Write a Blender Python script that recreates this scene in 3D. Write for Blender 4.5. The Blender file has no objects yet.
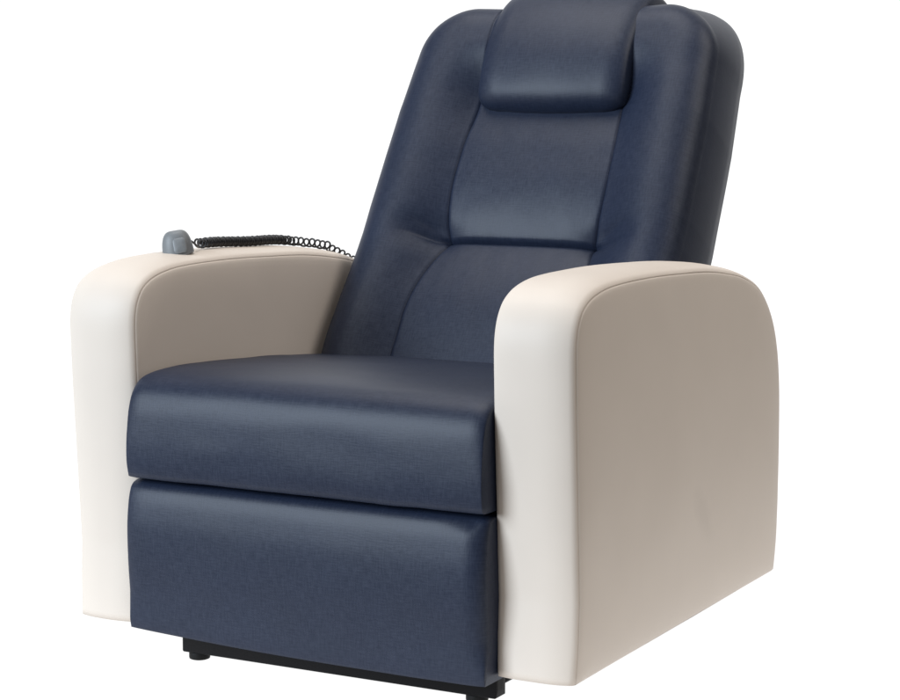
import bpy, math, random
import numpy as np
from mathutils import Matrix, Vector, noise

random.seed(4)
scene = bpy.context.scene
COL = scene.collection
R = math.radians

# ------------------------------------------------------------------ camera
CAM = (1.488, -2.3717, 0.7914)
YAW, PITCH, ROLL = -0.4924, 0.1186, 0.0017
cy, sy, cp, sp = math.cos(YAW), math.sin(YAW), math.cos(PITCH), math.sin(PITCH)
fw = Vector((sy * cp, cy * cp, -sp))
rt = Vector((cy, -sy, 0))
up = rt.cross(fw)
rt, up = math.cos(ROLL) * rt + math.sin(ROLL) * up, math.cos(ROLL) * up - math.sin(ROLL) * rt
cam_data = bpy.data.cameras.new('camera')
cam_data.sensor_width = 36
cam_data.lens = 2068.8 / 900 * 36
cam_data.clip_end = 100
cam = bpy.data.objects.new('camera', cam_data)
cam.matrix_world = Matrix(((rt.x, up.x, -fw.x, CAM[0]), (rt.y, up.y, -fw.y, CAM[1]),
                           (rt.z, up.z, -fw.z, CAM[2]), (0, 0, 0, 1)))
COL.objects.link(cam)
scene.camera = cam

# ------------------------------------------------------------------ light
world = bpy.data.worlds.new('World')
scene.world = world
world.use_nodes = True
bg = world.node_tree.nodes['Background']
bg.inputs['Color'].default_value = (1.0, 0.93, 0.86, 1)
bg.inputs['Strength'].default_value = 0.18


def softbox(name, loc, target, size, power, color):
    ld = bpy.data.lights.new(name, 'AREA')
    ld.shape = 'RECTANGLE'
    ld.size, ld.size_y = size
    ld.energy = power
    ld.color = color
    o = bpy.data.objects.new(name, ld)
    o.location = loc
    o.rotation_euler = (Vector(target) - Vector(loc)).to_track_quat('-Z', 'Y').to_euler()
    COL.objects.link(o)
    return o


softbox('window_softbox', (-2.3, -4.1, 1.95), (0, 0.1, 0.5), (2.6, 2.7), 324, (0.77, 0.885, 1.0))
softbox('ceiling_softbox', (-0.4, 0.3, 3.2), (0.0, 0.3, 0.4), (2.0, 2.0), 48, (1.0, 0.98, 0.96))
softbox('side_fill', (2.2, 1.1, 2.8), (0.3, 0.35, 0.4), (1.8, 1.8), 37, (1.0, 0.96, 0.92))  # added fill lamp that lifts the right arm's outer side

vs = scene.view_settings
vs.view_transform = 'Standard'
vs.look = 'None'
vs.exposure = 0.0
vs.gamma = 1.0


# ------------------------------------------------------------------ materials
def new_mat(name):
    m = bpy.data.materials.new(name)
    m.use_nodes = True
    nt = m.node_tree
    b = nt.nodes['Principled BSDF']
    return m, nt, b


def vinyl(name, base, vary, rough, spec, weave, mark=None):
    """upholstery vinyl: faint cloudy tone, a fine grain, and for the navy one an embossed linen weave"""
    m, nt, b = new_mat(name)
    N, L = nt.nodes.new, nt.links.new
    uv = N('ShaderNodeUVMap')
    cloud = N('ShaderNodeTexNoise')
    cloud.inputs['Scale'].default_value = 9
    cloud.inputs['Detail'].default_value = 3
    L(uv.outputs[0], cloud.inputs['Vector'])
    ramp = N('ShaderNodeValToRGB')
    ramp.color_ramp.elements[0].position = 0.3
    ramp.color_ramp.elements[1].position = 0.7
    ramp.color_ramp.elements[0].color = (*[c * (1 - vary) for c in base], 1)
    ramp.color_ramp.elements[1].color = (*[c * (1 + vary) for c in base], 1)
    L(cloud.outputs['Fac'], ramp.inputs['Fac'])
    col = ramp.outputs['Color']
    grain = N('ShaderNodeTexNoise')
    grain.inputs['Scale'].default_value = 900
    grain.inputs['Detail'].default_value = 2
    L(uv.outputs[0], grain.inputs['Vector'])
    height = grain.outputs['Fac']
    if weave:
        outs = []
        for sx, sy_ in ((430, 65), (65, 500)):
            mp = N('ShaderNodeMapping')
            mp.inputs['Scale'].default_value = (sx, sy_, 1)
            L(uv.outputs[0], mp.inputs['Vector'])
            t = N('ShaderNodeTexNoise')
            t.inputs['Scale'].default_value = 1.0
            t.inputs['Detail'].default_value = 2.0
            L(mp.outputs[0], t.inputs['Vector'])
            outs.append(t.outputs['Fac'])
        add = N('ShaderNodeMath')
        add.operation = 'ADD'
        L(outs[0], add.inputs[0])
        L(outs[1], add.inputs[1])
        mr = N('ShaderNodeMapRange')
        mr.inputs['From Min'].default_value = 0.7
        mr.inputs['From Max'].default_value = 1.3
        mr.inputs['To Min'].default_value = 1 - weave
        mr.inputs['To Max'].default_value = 1 + weave
        L(add.outputs[0], mr.inputs['Value'])
        mul = N('ShaderNodeVectorMath')
        mul.operation = 'SCALE'
        L(col, mul.inputs[0])
        L(mr.outputs[0], mul.inputs['Scale'])
        col = mul.outputs[0]
        h2 = N('ShaderNodeMath')
        h2.operation = 'MULTIPLY_ADD'
        h2.inputs[1].default_value = 0.5
        L(grain.outputs['Fac'], h2.inputs[0])
        L(add.outputs[0], h2.inputs[2])
        height = h2.outputs[0]
        rr = N('ShaderNodeMapRange')
        rr.inputs['From Min'].default_value = 0.7
        rr.inputs['From Max'].default_value = 1.3
        rr.inputs['To Min'].default_value = rough - 0.03
        rr.inputs['To Max'].default_value = rough + 0.03
        L(add.outputs[0], rr.inputs['Value'])
        L(rr.outputs[0], b.inputs['Roughness'])
        sr = N('ShaderNodeMapRange')
        sr.inputs['From Min'].default_value = 0.7
        sr.inputs['From Max'].default_value = 1.3
        sr.inputs['To Min'].default_value = spec * 0.83
        sr.inputs['To Max'].default_value = spec * 1.17
        L(add.outputs[0], sr.inputs['Value'])
    if mark:
        # a faint rubbed streak
        mp = N('ShaderNodeMapping')
        mp.vector_type = 'TEXTURE'
        mp.inputs['Location'].default_value = (mark[0], mark[1], 0)
        mp.inputs['Rotation'].default_value = (0, 0, mark[2])
        mp.inputs['Scale'].default_value = (0.060, 0.024, 1)
        L(uv.outputs[0], mp.inputs['Vector'])
        ln = N('ShaderNodeVectorMath')
        ln.operation = 'LENGTH'
        L(mp.outputs[0], ln.inputs[0])
        wob = N('ShaderNodeMath')
        wob.operation = 'MULTIPLY_ADD'
        wob.inputs[1].default_value = 0.7
        sm = N('ShaderNodeTexNoise')
        sm.inputs['Scale'].default_value = 60
        L(uv.outputs[0], sm.inputs['Vector'])
        L(sm.outputs['Fac'], wob.inputs[0])
        L(ln.outputs['Value'], wob.inputs[2])
        mk = N('ShaderNodeMapRange')
        mk.inputs['From Min'].default_value = 0.7
        mk.inputs['From Max'].default_value = 1.5
        mk.inputs['To Min'].default_value = 0.95
        mk.inputs['To Max'].default_value = 1.0
        L(wob.outputs[0], mk.inputs['Value'])
        m2 = N('ShaderNodeVectorMath')
        m2.operation = 'SCALE'
        L(col, m2.inputs[0])
        L(mk.outputs[0], m2.inputs['Scale'])
        col = m2.outputs[0]
    L(col, b.inputs['Base Color'])
    bump = N('ShaderNodeBump')
    bump.inputs['Strength'].default_value = 0.16 if weave else 0.15
    bump.inputs['Distance'].default_value = 0.0006
    L(height, bump.inputs['Height'])
    L(bump.outputs[0], b.inputs['Normal'])
    if not weave:
        b.inputs['Roughness'].default_value = rough
    b.inputs['Specular IOR Level'].default_value = spec
    if weave:
        L(sr.outputs[0], b.inputs['Specular IOR Level'])
    return m


def plain(name, base, rough, spec=0.5, bump=0.0, bscale=300):
    m, nt, b = new_mat(name)
    N, L = nt.nodes.new, nt.links.new
    tc = N('ShaderNodeTexCoord')
    t = N('ShaderNodeTexNoise')
    t.inputs['Scale'].default_value = bscale
    t.inputs['Detail'].default_value = 3
    L(tc.outputs['Object'], t.inputs['Vector'])
    mr = N('ShaderNodeMapRange')
    mr.inputs['To Min'].default_value = 0.88
    mr.inputs['To Max'].default_value = 1.12
    L(t.outputs['Fac'], mr.inputs['Value'])
    mul = N('ShaderNodeVectorMath')
    mul.operation = 'SCALE'
    mul.inputs[0].default_value = base
    L(mr.outputs[0], mul.inputs['Scale'])
    L(mul.outputs[0], b.inputs['Base Color'])
    b.inputs['Roughness'].default_value = rough
    b.inputs['Specular IOR Level'].default_value = spec
    if bump:
        bp = N('ShaderNodeBump')
        bp.inputs['Strength'].default_value = bump
        bp.inputs['Distance'].default_value = 0.0005
        L(t.outputs['Fac'], bp.inputs['Height'])
        L(bp.outputs[0], b.inputs['Normal'])
    return m


NAVY = vinyl('navy_woven_vinyl', (0.0118, 0.0182, 0.0390), 0.06, 0.47, 0.35, 0.11)
CREAM = vinyl('cream_vinyl', (0.68, 0.600, 0.525), 0.014, 0.5, 0.3, 0)
CREAM_RUBBED = vinyl('cream_vinyl_rubbed', (0.68, 0.600, 0.525), 0.014, 0.5, 0.3, 0, mark=(3.435, 0.195, math.radians(-48)))
BLACK = plain('black_painted_steel', (0.004, 0.004, 0.005), 0.55, 0.15)
RUBBER = plain('black_rubber', (0.006, 0.006, 0.006), 0.6, 0.2)
CORDM = plain('black_cord_plastic', (0.010, 0.010, 0.012), 0.35, 0.5)
GREY = plain('grey_handset_plastic', (0.17, 0.18, 0.188), 0.45, 0.4, 0.1, 900)
GREYD = plain('dark_grey_plastic', (0.05, 0.055, 0.06), 0.5, 0.4)
GREYP = plain('grey_keypad_plastic', (0.185, 0.197, 0.206), 0.4, 0.4)

WHITE_GLOW, nt, b = new_mat('emissive_white_ground')  # added glow that keeps floor and backdrop pure white and shadowless
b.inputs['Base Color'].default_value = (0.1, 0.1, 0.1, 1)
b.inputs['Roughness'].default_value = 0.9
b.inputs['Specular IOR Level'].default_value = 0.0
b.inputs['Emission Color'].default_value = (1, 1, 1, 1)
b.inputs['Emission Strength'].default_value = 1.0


# ------------------------------------------------------------------ mesh helpers
def link(name, verts, faces, uvs, mat, parent=None, smooth=True):
    me = bpy.data.meshes.new(name)
    me.from_pydata([tuple(v) for v in verts], [], faces)
    if uvs is not None:
        ul = me.uv_layers.new(name='UVMap')
        data = np.zeros(len(me.loops) * 2)
        idx = np.zeros(len(me.loops), int)
        me.loops.foreach_get('vertex_index', idx)
        data = np.asarray(uvs, float)[idx].ravel()
        ul.data.foreach_set('uv', data)
    if smooth:
        me.polygons.foreach_set('use_smooth', [True] * len(me.polygons))
    me.materials.append(mat)
    me.update()
    o = bpy.data.objects.new(name, me)
    COL.objects.link(o)
    if parent:
        o.parent = parent
    return o


def spline(P, n=8, closed=False):
    P = np.asarray(P, float)
    if closed:
        Q = np.vstack([P[-1:], P, P[:2]])
    else:
        Q = np.vstack([2 * P[0] - P[1], P, 2 * P[-1] - P[-2]])
    o = []
    for i in range(1, len(Q) - 2):
        a, b_, c, d = Q[i - 1:i + 3]
        for s in np.linspace(0, 1, n, endpoint=False):
            o.append(.5 * ((2 * b_) + (c - a) * s + (2 * a - 5 * b_ + 4 * c - d) * s ** 2 + (3 * b_ - a - 3 * c + d) * s ** 3))
    if not closed:
        o.append(Q[-2])
    return np.array(o)


def resample(P, n, closed=True):
    P = np.asarray(P, float)
    Q = np.vstack([P, P[:1]]) if closed else P
    l = np.concatenate([[0], np.cumsum(np.hypot(*np.diff(Q, axis=0).T))])
    t = np.linspace(0, l[-1], n + 1 if closed else n)
    out = np.stack([np.interp(t, l, Q[:, k]) for k in (0, 1)], -1)
    return out[:-1] if closed else out


def inward(P):
    """inward unit normals of a closed profile"""
    a = np.roll(P, 1, 0)
    c = np.roll(P, -1, 0)
    e1 = P - a
    e2 = c - P
    e1 /= np.maximum(np.hypot(*e1.T), 1e-9)[:, None]
    e2 /= np.maximum(np.hypot(*e2.T), 1e-9)[:, None]
    t = e1 + e2
    t /= np.maximum(np.hypot(*t.T), 1e-9)[:, None]
    nrm = np.stack([-t[:, 1], t[:, 0]], -1)
    area = .5 * np.sum(P[:, 0] * np.roll(P[:, 1], -1) - np.roll(P[:, 0], -1) * P[:, 1])
    return nrm if area > 0 else -nrm


def fbm(p, f, amp):
    return amp * (noise.noise(Vector(p) * f) + 0.5 * noise.noise(Vector(p) * f * 2.1 + Vector((7, 3, 1))))


def loft(name, prof, stations, mat, parent, warp=None, caps=(1, 1), bulge=0.0, rings=8, inn=None):
    """closed (a, b) profile swept along x; stations = (x, inset); optional end caps of shrinking rings"""
    n = len(prof)
    if inn is None:
        inn = inward(prof)
    cen = prof.mean(0)
    arc = np.concatenate([[0], np.cumsum(np.hypot(*np.diff(prof, axis=0).T))])
    V, U, F = [], [], []

    def ring(x, P, uvx=None, kind=0):
        for i in range(n):
            V.append((x, P[i][0], P[i][1]))
            U.append((x, arc[i]) if kind == 0 else (P[i][0] + 3, P[i][1]))

    for x, ins in stations:
        d = ins(prof) if callable(ins) else np.full(n, ins)
        ring(x, prof + inn * np.asarray(d)[:, None])
    m = len(stations)
    for j in range(m - 1):
        for i in range(n):
            k = (i + 1) % n
            F.append((j * n + i, (j + 1) * n + i, (j + 1) * n + k, j * n + k))
    for end in (0, 1):
        if not caps[end]:
            continue
        x, ins = stations[0] if end == 0 else stations[-1]
        sg = -1 if end == 0 else 1
        d = ins(prof) if callable(ins) else np.full(n, ins)
        P0 = prof + inn * np.asarray(d)[:, None]
        prev = 0 if end == 0 else (m - 1) * n
        for r in range(1, rings):
            k_ = 1 - r / rings
            base = len(V)
            ring(x + sg * bulge * (1 - k_ ** 2), cen + (P0 - cen) * k_, kind=1)
            for i in range(n):
                q = (i + 1) % n
                f = (prev + i, prev + q, base + q, base + i)
                F.append(f if end == 0 else f[::-1])
            prev = base
        V.append((x + sg * bulge, cen[0], cen[1]))
        U.append((cen[0] + 3, cen[1]))
        for i in range(n):
            f = (prev + i, prev + (i + 1) % n, len(V) - 1)
            F.append(f if end == 0 else f[::-1])
    area = .5 * np.sum(prof[:, 0] * np.roll(prof[:, 1], -1) - np.roll(prof[:, 0], -1) * prof[:, 1])
    if area > 0:
        F = [f[::-1] for f in F]
    if warp:
        V = [warp(*v) for v in V]
    return link(name, V, F, U, mat, parent)


def end_round(half, r, n=8, k=1.0, crown=0.0, mid=9):
    """stations for a cushion whose ends round off with radius r"""
    st = []
    for t in np.linspace(1, 0, n):
        a = math.asin(min(1, t))
        st.append((-half + r * (1 - math.sin(a)) if False else -half + r * (1 - t), r * k * (1 - math.sqrt(max(0, 1 - t * t)))))
    xs = np.linspace(-half + r, half - r, mid)
    for x in xs[1:-1]:
        st.append((x, -crown * (1 - (x / (half - r)) ** 2)))
    st += [(-x, i) for x, i in st[:n]][::-1]
    return st


def revolve(prof, n=24):
    V, F = [], []
    for r, z in prof:
        for i in range(n):
            a = 2 * math.pi * i / n
            V.append((r * math.cos(a), r * math.sin(a), z))
    m = len(prof)
    for j in range(m - 1):
        for i in range(n):
            k = (i + 1) % n
            F.append((j * n + i, j * n + k, (j + 1) * n + k, (j + 1) * n + i))
    F.append(tuple(range(n))[::-1])
    F.append(tuple((m - 1) * n + i for i in range(n)))
    return V, F


def tube(path, r, n=8):
    path = [Vector(p) for p in path]
    V, F = [], []
    prev = None
    for i, p in enumerate(path):
        t = (path[min(i + 1, len(path) - 1)] - path[max(i - 1, 0)]).normalized()
        if prev is None:
            nrm = t.orthogonal().normalized()
        else:
            nrm = (prev - t * prev.dot(t)).normalized()
        prev = nrm
        bn = t.cross(nrm)
        for k in range(n):
            a = 2 * math.pi * k / n
            V.append(p + r * (math.cos(a) * nrm + math.sin(a) * bn))
    for i in range(len(path) - 1):
        for k in range(n):
            q = (k + 1) % n
            F.append((i * n + k, i * n + q, (i + 1) * n + q, (i + 1) * n + k))
    F.append(tuple(range(n))[::-1])
    F.append(tuple((len(path) - 1) * n + k for k in range(n)))
    return V, F


def box_profile(w, h, r, n=5):
    P = []
    for cx, cy_, a0 in ((w - r, h - r, 0), (-w + r, h - r, 90), (-w + r, -h + r, 180), (w - r, -h + r, 270)):
        for k in range(n + 1):
            a = R(a0 + 90 * k / n)
            P.append((cx + r * math.cos(a), cy_ + r * math.sin(a)))
    return np.array(P)


# ------------------------------------------------------------------ setting
GZ = -0.016
FX0, FX1, FY0 = -9.0, 0.82, -0.40
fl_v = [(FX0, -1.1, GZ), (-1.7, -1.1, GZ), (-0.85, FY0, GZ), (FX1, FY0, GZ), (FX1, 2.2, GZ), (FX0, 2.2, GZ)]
fl = link('floor', fl_v, [(0, 1, 2, 3, 4, 5)], None, WHITE_GLOW, smooth=False)  # ground emits by itself, added so cast shadows vanish
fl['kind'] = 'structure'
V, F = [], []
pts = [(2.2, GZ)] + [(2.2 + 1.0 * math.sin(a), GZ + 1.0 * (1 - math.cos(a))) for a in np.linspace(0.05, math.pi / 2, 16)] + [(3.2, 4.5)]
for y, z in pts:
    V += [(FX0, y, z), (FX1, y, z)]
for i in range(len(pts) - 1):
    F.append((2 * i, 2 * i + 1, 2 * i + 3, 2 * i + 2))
bd = link('backdrop', V, F, None, WHITE_GLOW)
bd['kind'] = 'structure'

# ------------------------------------------------------------------ recliner
chair = bpy.data.objects.new('recliner_chair', None)
chair.location = (0, 0, GZ)
chair['label'] = 'navy blue and cream vinyl recliner armchair with headrest pillow and wide rounded arms'
chair['category'] = 'recliner'
COL.objects.link(chair)
# children are built in coordinates measured from z = 0; the root sits on the floor
OFF = -GZ


def seat_on(o):
    o.location.z += OFF
    return o


# --- armrests
ARM_T = 0.117
arm_pts = [(0.003, 0.15), (-0.004, 0.27), (-0.009, 0.352), (-0.013, 0.43), (-0.013, 0.492), (0.002, 0.529), (0.031, 0.550),
           (0.077, 0.562), (0.14, 0.567), (0.25, 0.568), (0.36, 0.565), (0.45, 0.561), (0.53, 0.553), (0.610, 0.540),
           (0.684, 0.515), (0.737, 0.475), (0.771, 0.421), (0.789, 0.35), (0.794, 0.25), (0.793, 0.15)]
arm_curve = spline(arm_pts, 8)
lo = [(-0.002, 0.042), (0.001, 0.10)]
arm_prof = np.vstack([spline([lo[0], lo[1], arm_pts[0]], 6)[:-1], arm_curve,
                      spline([arm_pts[-1], (0.790, 0.10), (0.784, 0.043)], 6)[1:],
                      [(y, 0.042) for y in np.linspace(0.764, 0.024, 50)]])
arm_inn = inward(arm_prof)
for i_, (y_, z_) in enumerate(arm_prof):
    if z_ < 0.12:
        arm_inn[i_] = (1, 0) if y_ < 0.012 else ((-1, 0) if y_ > 0.765 else (0, 0))
# the front strip crowns outward and pulls in at the sewn edges
h = ARM_T / 2
arm_st = []
for x in np.linspace(-h + 0.004, h - 0.004, 23):
    t = abs(x) / h
    arm_st.append((x, 0.0100 * t ** 2.6 + 0.0020 * t ** 14 - 0.001))
lip = [(h - 0.0024, 0.0108), (h - 0.0014, 0.0120), (h - 0.0016, 0.0126), (h - 0.0026, 0.0129)]
arm_st = [(-x, i) for x, i in lip[::-1]] + arm_st + lip


def panel_mesh(name, parent, side, seed):
    """flat upholstered side of an arm, softly padded, its edge tucked into the sewn groove"""
    n = len(arm_prof)
    inn = arm_inn
    edge = arm_prof + inn * 0.0127
    V, U, F = [], [], []
    steps = [0, 0.0009, 0.003, 0.008, 0.016, 0.03, 0.05]
    hts = [-0.0024, -0.0007, 0.0004, 0.0016, 0.0026, 0.0036, 0.0042]
    rings_ = []
    cen = np.array([0.40, 0.28])
    for s_, hh in zip(steps, hts):
        rel = edge - cen
        rings_.append((edge - rel / np.hypot(*rel.T)[:, None] * s_, hh))
    last = rings_[-1][0]
    for k in np.linspace(0, 1, 12)[1:-1]:
        rings_.append((last + (cen - last) * k, 0.0042 + 0.001 * k))
    for P, hh in rings_:
        for y, z in P:
            w = fbm((y, z, seed), 5, 0.0012) * min(1, max(0, hh / 0.004))
            V.append((side * (h + hh + w), y, z))
            U.append((y + 3, z))
    V.append((side * (h + 0.0052), *cen))
    U.append((cen[0] + 3, cen[1]))
    for j in range(len(rings_) - 1):
        for i in range(n):
            k = (i + 1) % n
            f = (j * n + i, j * n + k, (j + 1) * n + k, (j + 1) * n + i)
            F.append(f if side < 0 else f[::-1])
    j = (len(rings_) - 1) * n
    for i in range(n):
        f = (j + i, j + (i + 1) % n, len(V) - 1)
        F.append(f if side < 0 else f[::-1])
    area = .5 * np.sum(arm_prof[:, 0] * np.roll(arm_prof[:, 1], -1) - np.roll(arm_prof[:, 0], -1) * arm_prof[:, 1])
    if area > 0:
        F = [f[::-1] for f in F]
    return link(name, V, F, U, CREAM_RUBBED if seed == 3 else CREAM, parent)


def arm_warp(sd):
    def w(x, y, z):
        k = max(0.0, (0.11 - z) / 0.065)
        x *= 1 - 0.035 * k ** 2
        n_ = fbm((x * 2 + sd, y, z), 6, 0.0005)
        return (x, y + n_, z + n_ * 0.7)
    return w


# the right arm's inner edge, pressed by the seat, stays fuller
arm_st_full = [(x, i if x > 0 or i > 0.0107 and abs(x) > h - 0.0035 else 0.45 * (i + 0.001) - 0.001) for x, i in arm_st]
for side in (1, -1):
    a = loft('armrest', arm_prof, arm_st_full if side > 0 else arm_st, CREAM, chair, warp=arm_warp(side * 3), caps=(0, 0), inn=arm_inn)
    a.location.x = 0.399 - h if side > 0 else -(0.409 - h)
    a.location.y = 0.0
    seat_on(a)
    for s_ in (1, -1):
        p = panel_mesh('side_panel', a, s_, side * 2 + s_)
        for v in p.data.vertices:
            k = max(0.0, (0.11 - v.co.z) / 0.065)
            v.co.x *= 1 - 0.035 * k ** 2

# --- seat cushion
SW = 0.2830
seat_prof = np.vstack([
    spline([(-0.0365, 0.2645), (-0.0405, 0.283), (-0.0415, 0.310), (-0.0400, 0.338), (-0.0365, 0.366), (-0.0275, 0.390),
            (-0.008, 0.406), (0.025, 0.4125), (0.08, 0.4140), (0.15, 0.4115), (0.27, 0.4045), (0.40, 0.395), (0.52, 0.384), (0.60, 0.376)], 7),
    [(0.60, 0.33), (0.60, 0.27), (0.45, 0.262), (0.3, 0.262), (0.15, 0.262), (0.05, 0.262), (-0.015, 0.262), (-0.033, 0.2622)]])
seat_prof = resample(seat_prof, 190)


def seat_ins(x_t, r, top=1.0):
    """more rounding on the top edge of the end than on the front and bottom"""
    def f(P):
        w = np.clip((P[:, 1] - 0.29) / 0.10, 0.0, 1.0)
        w = 0.12 + 0.88 * w ** 1.5
        return r * w * (1 - math.sqrt(max(0, 1 - x_t * x_t)))
    return f


st = []
rr = 0.024
for t in np.sin(np.linspace(math.pi / 2, 0, 12)):
    st.append((-SW + rr * (1 - t), seat_ins(t, 0.008)))
mid = []
for x in np.linspace(-SW + rr, SW - rr, 30)[1:-1]:
    c = 1 - (x / (SW - rr)) ** 2
    mid.append((x, (lambda c: (lambda P: -0.0025 * c * np.clip((P[:, 1] - 0.33) / 0.08, 0, 1)))(c)))
st = st + mid + [(-x, i) for x, i in st[::-1]]


def seat_warp(x, y, z):
    n_ = fbm((x, y, z), 9, 0.0012) + fbm((x + 5, y, z * 3), 14, 0.0004)
    return (x, y + n_, z + n_)


seat = seat_on(loft('seat_cushion', seat_prof, st, NAVY, chair, warp=seat_warp, bulge=0.002))

# --- footrest
FW_ = 0.2850
foot_prof = np.vstack([
    spline([(-0.0335, 0.0455), (-0.0360, 0.060), (-0.038, 0.10), (-0.042, 0.15), (-0.043, 0.19), (-0.0405, 0.218), (-0.0365, 0.238),
            (-0.030, 0.2515), (-0.016, 0.2585), (0.004, 0.2596), (0.03, 0.2597)], 8),
    [(0.05, 0.2597), (0.05, 0.20), (0.05, 0.12), (0.05, 0.0445), (0.02, 0.0445), (-0.01, 0.0445), (-0.030, 0.0446)]])
foot_prof = resample(foot_prof, 170)
foot_inn = inward(foot_prof)
foot_inn[:, 1] *= 0.35


def foot_ins(t):
    return lambda P: 0.018 * (1 - math.sqrt(max(0, 1 - t * t))) * np.clip((P[:, 1] - 0.05) / 0.05, 0.15, 1)


st = []
rr = 0.03
for t in np.sin(np.linspace(math.pi / 2, 0, 12)):
    st.append((-FW_ + rr * (1 - t), foot_ins(t)))
mid = [(x, 0.0) for x in np.linspace(-FW_ + rr, FW_ - rr, 26)[1:-1]]
half_ins = [(x, (lambda f: (lambda P: 0.3 * f(P)))(i)) for x, i in st]
st = half_ins + mid + [(-x, i) for x, i in st[::-1]]


def foot_warp(x, y, z):
    n_ = fbm((x + 3, y, z), 8, 0.0012)
    z -= 0.0045 * (1 - (x / 0.285) ** 2) * min(1, max(0, (0.20 - z) / 0.15))
    z -= 0.011 * min(1, max(0, (0.262 - z) / 0.2)) * (x + 0.285) / 0.57
    # tuck at the sewn upper right corner
    d = math.hypot(x - 0.262, (z - 0.252) * 1.2)
    if y < 0.02:
        y += 0.006 * math.exp(-(d / 0.012) ** 2)
    return (x, y + n_, z)


foot = seat_on(loft('footrest', foot_prof, st, NAVY, chair, warp=foot_warp, bulge=0.001, inn=foot_inn))

# --- backrest
TH = math.atan(0.58)
ct, stn = math.cos(TH), math.sin(TH)


def back_pt(x, f, s):
    x += 0.008 * min(1, max(0, s / 0.2))
    return (x, 0.525 + s * stn - f * ct, 0.39 + s * ct + f * stn)


S0, STOP = -0.13, 0.639
RC = 0.095


def half_w(s):
    return float(np.interp(s, [-0.2, 0.0, 0.25, 0.43, 0.60, 0.66], [0.281, 0.2825, 0.284, 0.279, 0.267, 0.263]))


def row_half(s):
    w = half_w(s)
    if s > STOP - RC:
        w -= RC - math.sqrt(max(0, RC ** 2 - (s - (STOP - RC)) ** 2))
    return w


seam_tab = spline([(-0.13, 0.150), (-0.05, 0.152), (0.02, 0.152), (0.06, 0.153), (0.10, 0.150), (0.135, 0.144), (0.17, 0.136), (0.20, 0.130),
                   (0.23, 0.134), (0.28, 0.138), (0.32, 0.138), (0.38, 0.136), (0.44, 0.131), (0.52, 0.128), (0.60, 0.126), (0.66, 0.118)], 10)
SP = 0.203


def seam_x(s):
    return float(np.interp(s, seam_tab[:, 0], seam_tab[:, 1]))


def ss(a, b, v):
    t = min(1, max(0, (v - a) / (b - a)))
    return t * t * (3 - 2 * t)


def mid_f(s):
    """centre line of the pads"""
    if s >= SP:
        up_ = math.sin(math.pi / 2 * min(1, (s - SP) / 0.12)) ** 0.72
        v = 0.004 + 0.026 * up_
        v -= 0.007 * ss(0.36, 0.45, s)
        return v + 0.032 * ss(0.46, 0.56, s)
    u = (SP - s) / 0.16
    return 0.0 + 0.040 * math.sin(math.pi / 2 * min(1, u)) ** 0.75


def front_f(x, s, w_true):
    sx = seam_x(s)
    ax = abs(x)
    fm = mid_f(s)
    if ax <= sx:
        u = ax / sx
        f = fm - 0.004 * u ** 4
        f -= 0.0065 * math.exp(-((s - SP - 0.004) / 0.022) ** 2) * u ** 8
    else:
        t = (ax - sx) / max(0.02, half_w(s) - sx)
        crown = 0.056 + 0.012 * (1 - ss(0.0, 0.2, s))
        # sewn-in pull at the pad corners, fading outwards
        pull = math.exp(-((s - SP - 0.004) / 0.022) ** 2) * (1 - ss(0.05, 0.62, t))
        crown -= 0.014 * math.exp(-((s - SP - 0.004) / 0.03) ** 2) * (1 - ss(0.1, 0.75, t))
        rise = math.sin(math.pi / 2 * min(1, t / 0.62)) ** 1.2
        f = (fm - 0.004) + (crown - fm + 0.004) * rise
        f -= 0.0065 * pull
        # two short creases running out of the corner
        for ds, am, sl in ((0.010, 0.0026, 0.30), (-0.004, 0.0028, 0.06)):
            f -= am * math.exp(-((s - SP - ds - sl * (ax - sx)) / 0.006) ** 2) * ss(0.03, 0.15, t) * (1 - ss(0.2, 0.5, t))
    # sewn groove along the seams
    f -= 0.0022 * math.exp(-((ax - sx) / 0.0017) ** 2)
    f -= 0.007 * math.exp(-((s - SP) / 0.003) ** 2) * (1 - ss(sx, sx + 0.02, ax))
    # rounding to the outline
    qx = ax - (half_w(s) - RC)
    qy = s - (STOP - RC)
    if qx > 0 and qy > 0:
        d = RC - math.hypot(qx, qy)
    else:
        d = min(half_w(s) - ax, STOP - s)
    re_ = 0.060
    if d < re_:
        k = 1 - max(0, d) / re_
        f -= 0.046 * (1 - math.sqrt(max(0, 1 - k ** 2.3)))
    f += fbm((x, s, 2.0), 8, 0.0012) + fbm((x * 2, s, 9.0), 18, 0.0004)
    return f


def clustered(a, b_, n):
    u = 0.5 - 0.5 * np.cos(np.linspace(0, math.pi, n + 1))
    u = 0.5 * u + 0.5 * np.linspace(0, 1, n + 1)
    return a + (b_ - a) * u


rows = np.concatenate([clustered(S0, SP, 60)[:-1], clustered(SP, 0.46, 56)[:-1],
                       np.linspace(0.46, STOP - RC, 14)[:-1], STOP - RC + RC * np.sin(np.linspace(0, math.pi / 2, 22))])
rows[-1] = STOP - 0.0002
NA, NB = 44, 56
grid, gx = [], []
for s in rows:
    w = row_half(s)
    sx = min(seam_x(s), w * 0.75)
    xs = np.concatenate([clustered(-w, -sx, NA)[:-1], clustered(-sx, sx, NB)[:-1], clustered(sx, w, NA)])
    gx.append(xs)
NC = 2 * NA + NB + 1
NR = len(rows)
P = np.zeros((NR, NC, 3))
UVg = np.zeros((NR, NC, 2))
FV = np.zeros((NR, NC))
for r, s in enumerate(rows):
    for c in range(NC):
        x = gx[r][c]
        FV[r, c] = front_f(x, s, row_half(s))
        P[r, c] = back_pt(x, FV[r, c], s)
        UVg[r, c] = (x, s)
r_sp = int(np.argmin(abs(rows - SP)))
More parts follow.
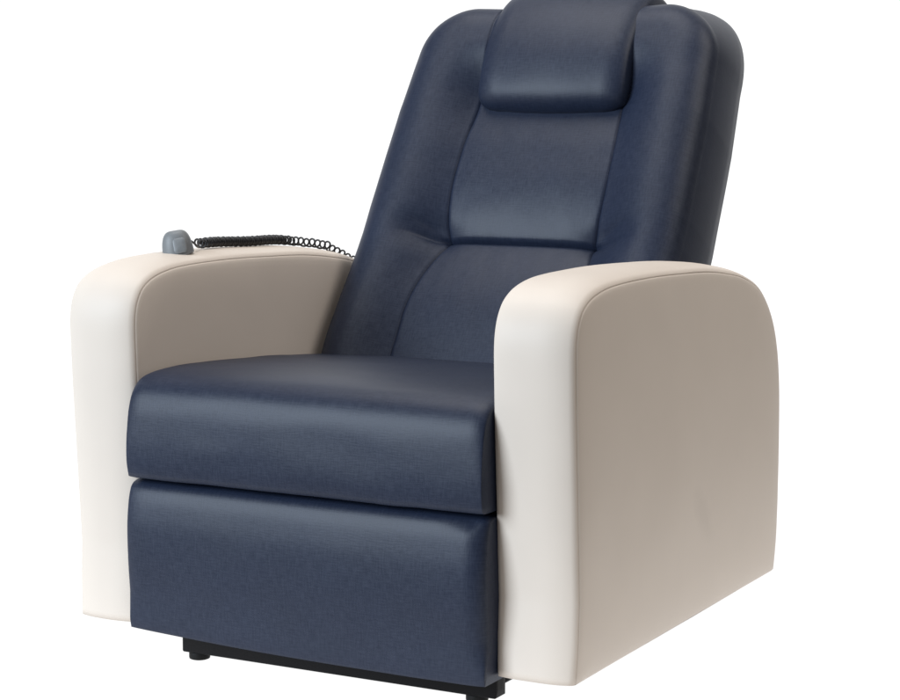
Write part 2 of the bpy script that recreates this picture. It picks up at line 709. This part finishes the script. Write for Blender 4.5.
r_top = int(np.argmin(abs(rows - 0.46)))


def submesh(name, quads, mat, parent, extra=None):
    vid, V, U, F = {}, [], [], []
    for q in quads:
        f = []
        for rc in q:
            if rc not in vid:
                vid[rc] = len(V)
                V.append(P[rc])
                U.append(UVg[rc])
            f.append(vid[rc])
        F.append(tuple(f))
    if extra:
        extra(vid, V, U, F)
    return link(name, V, F, U, mat, parent)


pad, lum, rest = [], [], []
for r in range(NR - 1):
    for c in range(NC - 1):
        q = ((r, c), (r, c + 1), (r + 1, c + 1), (r + 1, c))
        if NA <= c < NA + NB and r < r_sp:
            lum.append(q)
        elif NA <= c < NA + NB and r < r_top:
            pad.append(q)
        else:
            rest.append(q)


def sides(vid, V, U, F):
    """side border and back of the shell, joined to the outline of the front"""
    loop = [(r, 0) for r in range(NR)] + [(NR - 1, c) for c in range(1, NC)] + [(r, NC - 1) for r in range(NR - 2, -1, -1)]
    prev = [vid[rc] for rc in loop]
    cen = 0.0
    lay = [(-0.004, 0.0003), (-0.010, 0.0010), (-0.03, 0.0028), (-0.07, 0.0036), (-0.10, 0.0024), (-0.128, -0.001), (-0.140, -0.009), (-0.145, -0.022)]
    acc = [0.0] * len(loop)
    for df, out in lay:
        cur = []
        for i, rc in enumerate(loop):
            s = rows[rc[0]]
            x = gx[rc[0]][rc[1]]
            f0 = FV[rc]
            # outward direction of the outline
            qx, qy = abs(x) - (half_w(s) - RC), s - (STOP - RC)
            if qy > 0:
                nx, ny = max(qx, 0) * (1 if x > 0 else -1), qy
                l = math.hypot(nx, ny) or 1
                nx, ny = nx / l, ny / l
            else:
                nx, ny = (1 if x > 0 else -1), 0
            top_slope = 0.54 * (-df) * max(0, ny) ** 0.5
            V.append(back_pt(x + nx * out, f0 + df, s + ny * out + top_slope))
            U.append((x + df + 2, s))
            cur.append(len(V) - 1)
        for i in range(len(loop) - 1):
            F.append((prev[i], prev[i + 1], cur[i + 1], cur[i]))
        prev = cur
    # back face: pair the two flanks
    n = len(prev)
    for i in range(n // 2 - 1):
        F.append((prev[i], prev[i + 1], prev[n - 2 - i], prev[n - 1 - i]))


back = seat_on(submesh('backrest', rest, NAVY, chair, sides))
submesh('centre_panel', pad, NAVY, back)
submesh('lumbar_panel', lum, NAVY, back)

# --- headrest pillow (draped over the top of the backrest)
head_prof = spline([(-0.030, 0.424), (-0.050, 0.424), (-0.067, 0.437), (-0.0785, 0.466), (-0.0850, 0.51), (-0.0815, 0.56), (-0.067, 0.610),
                    (-0.044, 0.648), (-0.010, 0.672), (0.035, 0.682), (0.08, 0.676), (0.105, 0.66), (0.10, 0.64), (0.06, 0.62), (0.0, 0.56),
                    (-0.005, 0.50), (-0.012, 0.445)], 9, closed=True)
head_prof = resample(head_prof, 170)
HW = 0.133
st = []
rr = 0.045
for t in np.sin(np.linspace(math.pi / 2, 0, 12)):
    st.append((-HW + rr * (1 - t), 0.021 * (1 - math.sqrt(max(0, 1 - t * t)))))
mid = [(x, -0.004 * (1 - (x / (HW - rr)) ** 2)) for x in np.linspace(-HW + rr, HW - rr, 18)[1:-1]]
st = st + mid + [(-x, i) for x, i in st[::-1]]


def head_warp(x, a_, s):
    n_ = fbm((x, a_, s), 9, 0.0014)
    return back_pt(x + 0.006, -a_ - 0.014 + n_, s + 0.013)


seat_on(loft('headrest', head_prof, st, NAVY, chair, warp=head_warp, bulge=0.006))

# --- base frame and feet
def box(x0, x1, y0, y1, z0, z1, bev=0.002):
    Pf = box_profile((y1 - y0) / 2, (z1 - z0) / 2, bev, 3) + np.array([(y0 + y1) / 2, (z0 + z1) / 2])
    return Pf, [(x0, bev * .6), (x0 + bev, 0), (x1 - bev, 0), (x1, bev * .6)]


Pf, st = box(-0.252, 0.262, 0.045, 0.075, -0.005, 0.044)
seat_on(loft('base_frame', Pf, st, BLACK, chair, rings=2))
for xs in (-0.235, 0.235):
    Pf, st = box(xs - 0.012, xs + 0.012, 0.0755, 0.70, 0.0, 0.042)
    seat_on(loft('base_rail', Pf, st, BLACK, chair, rings=2))
Pf, st = box(-0.248, 0.248, 0.7005, 0.725, -0.005, 0.044)
seat_on(loft('base_frame', Pf, st, BLACK, chair, rings=2))
Pf, st = box(-0.27, 0.27, 0.09, 0.70, 0.060, 0.25)
seat_on(loft('mechanism_box', Pf, st, BLACK, chair, rings=2))
for xs in (-0.232, 0.226):
    for ys in (0.0605, 0.7125):
        V, F = revolve([(0.0125, GZ), (0.015, GZ + 0.001), (0.0155, GZ + 0.003), (0.0155, -0.006), (0.0150, -0.0045)], 28)
        o = link('foot', V, F, None, RUBBER, chair)
        o.location = (xs, ys, 0)
        seat_on(o)

# ------------------------------------------------------------------ handset and coiled cord
hand = bpy.data.objects.new('remote_handset', None)
HP = Vector((-0.337, 0.170, 0.5665))
hand.location = HP
hand['label'] = 'small grey plastic remote control with coiled black cord lying on the cream armrest'
hand['category'] = 'remote control'
COL.objects.link(hand)

# body: a thimble shaped shell, arched on top, open and dark underneath
V, U, F = [], [], []
n, m = 40, 26
for j in range(m + 1):
    v = j / m
    zc = 0.004 + 0.039 * math.sin(v * math.pi / 2) ** 0.95
    k = math.cos(v * math.pi / 2) ** 0.56 if j < m else 0
    for i in range(n):
        a = 2 * math.pi * i / n
        ex = 2 / 2.2
        c_, s_ = math.cos(a), math.sin(a)
        x = 0.0235 * math.copysign(abs(c_) ** ex, c_) * k
        y = 0.0205 * math.copysign(abs(s_) ** ex, s_) * k
        V.append((x, y, zc + 0.0035 * math.cos(a) ** 2 * (1 - v)))
for j in range(m):
    for i in range(n):
        k = (i + 1) % n
        F.append((j * n + i, j * n + k, (j + 1) * n + k, (j + 1) * n + i))
body = link('handset_body', V, F, None, GREY, hand)
body.rotation_euler = (R(0), R(-9), R(30))
body.location = (0, 0, -0.0075)
# dark rim recess below the shell
V, F = revolve([(0.0150, -0.001), (0.0160, 0.002), (0.0170, 0.006), (0.015, 0.010)], 32)
o = link('holder_neck', V, F, None, GREYD, hand)
o.scale = (1.12, 0.95, 1)
o.rotation_euler = (0, 0, R(-26))
o.location = (0, 0, -0.004)
# keypad facing the front right
kp = np.array(box_profile(0.0105, 0.0115, 0.005, 5))
V = [(p[0] * 0.9, 0, p[1]) for p in kp] + [(p[0] * 0.72, -0.0012, p[1] * 0.85) for p in kp] + [(0, -0.0013, 0)]
n = len(kp)
F = [(i, n + i, n + (i + 1) % n, (i + 1) % n)[::-1] for i in range(n)] + [(n + i, 2 * n, n + (i + 1) % n)[::-1] for i in range(n)]
o = link('keypad', V, F, None, GREYP, body)
o.location = (0.006, -0.0195, 0.0205)
o.rotation_euler = (R(-14), 0, R(8))

# coiled cord: tail, tight coil along the arm, loosening towards the back
def arm_top(y):
    return float(np.interp(y, arm_curve[8 * 5:, 0], arm_curve[8 * 5:, 1]))


path = []
X0 = -0.344
tail = spline(np.array([(0.180, 0.588, -0.328), (0.190, 0.584, -0.328), (0.204, 0.5775, -0.330), (0.215, 0.5745, -0.334), (0.222, 0.581, -0.338)]), 8)
# splines work per column; keep the three coordinates together
path += [Vector((p[2], p[0], p[1])) for p in tail]
phase = 0.0
y = 0.222
rad = 0.0064
while y < 0.715:
    loose = ss(0.45, 0.54, y)
    pitch = 0.0047 + 0.0108 * loose + (0.004 if y < 0.245 else 0)
    base = arm_top(min(y, 0.76)) + 0.0015
    if y > 0.60:
        base = base * 0.45 + 0.55 * (0.540 - (y - 0.60) * 0.42)
    wob = 0.0006 * math.sin(y * 31)
    zc = base + rad + 0.0006 * math.sin(phase * 0.37) + 0.002 + wob * (1 - loose)
    xc = X0 + 0.012 * ss(0.45, 0.72, y) + 0.002 * math.sin(y * 37)
    path.append(Vector((xc + rad * math.cos(phase), y + 0.002 * loose * math.cos(phase), zc + rad * math.sin(phase))))
    phase += 2 * math.pi / 18
    y += pitch / 18
path += [Vector((X0 + 0.03, 0.722, 0.515)), Vector((X0 + 0.06, 0.74, 0.50)), Vector((-0.25, 0.78, 0.47))]
V, F = tube([p - HP for p in path], 0.0016, 8)
link('coiled_cord', V, F, None, CORDM, hand)
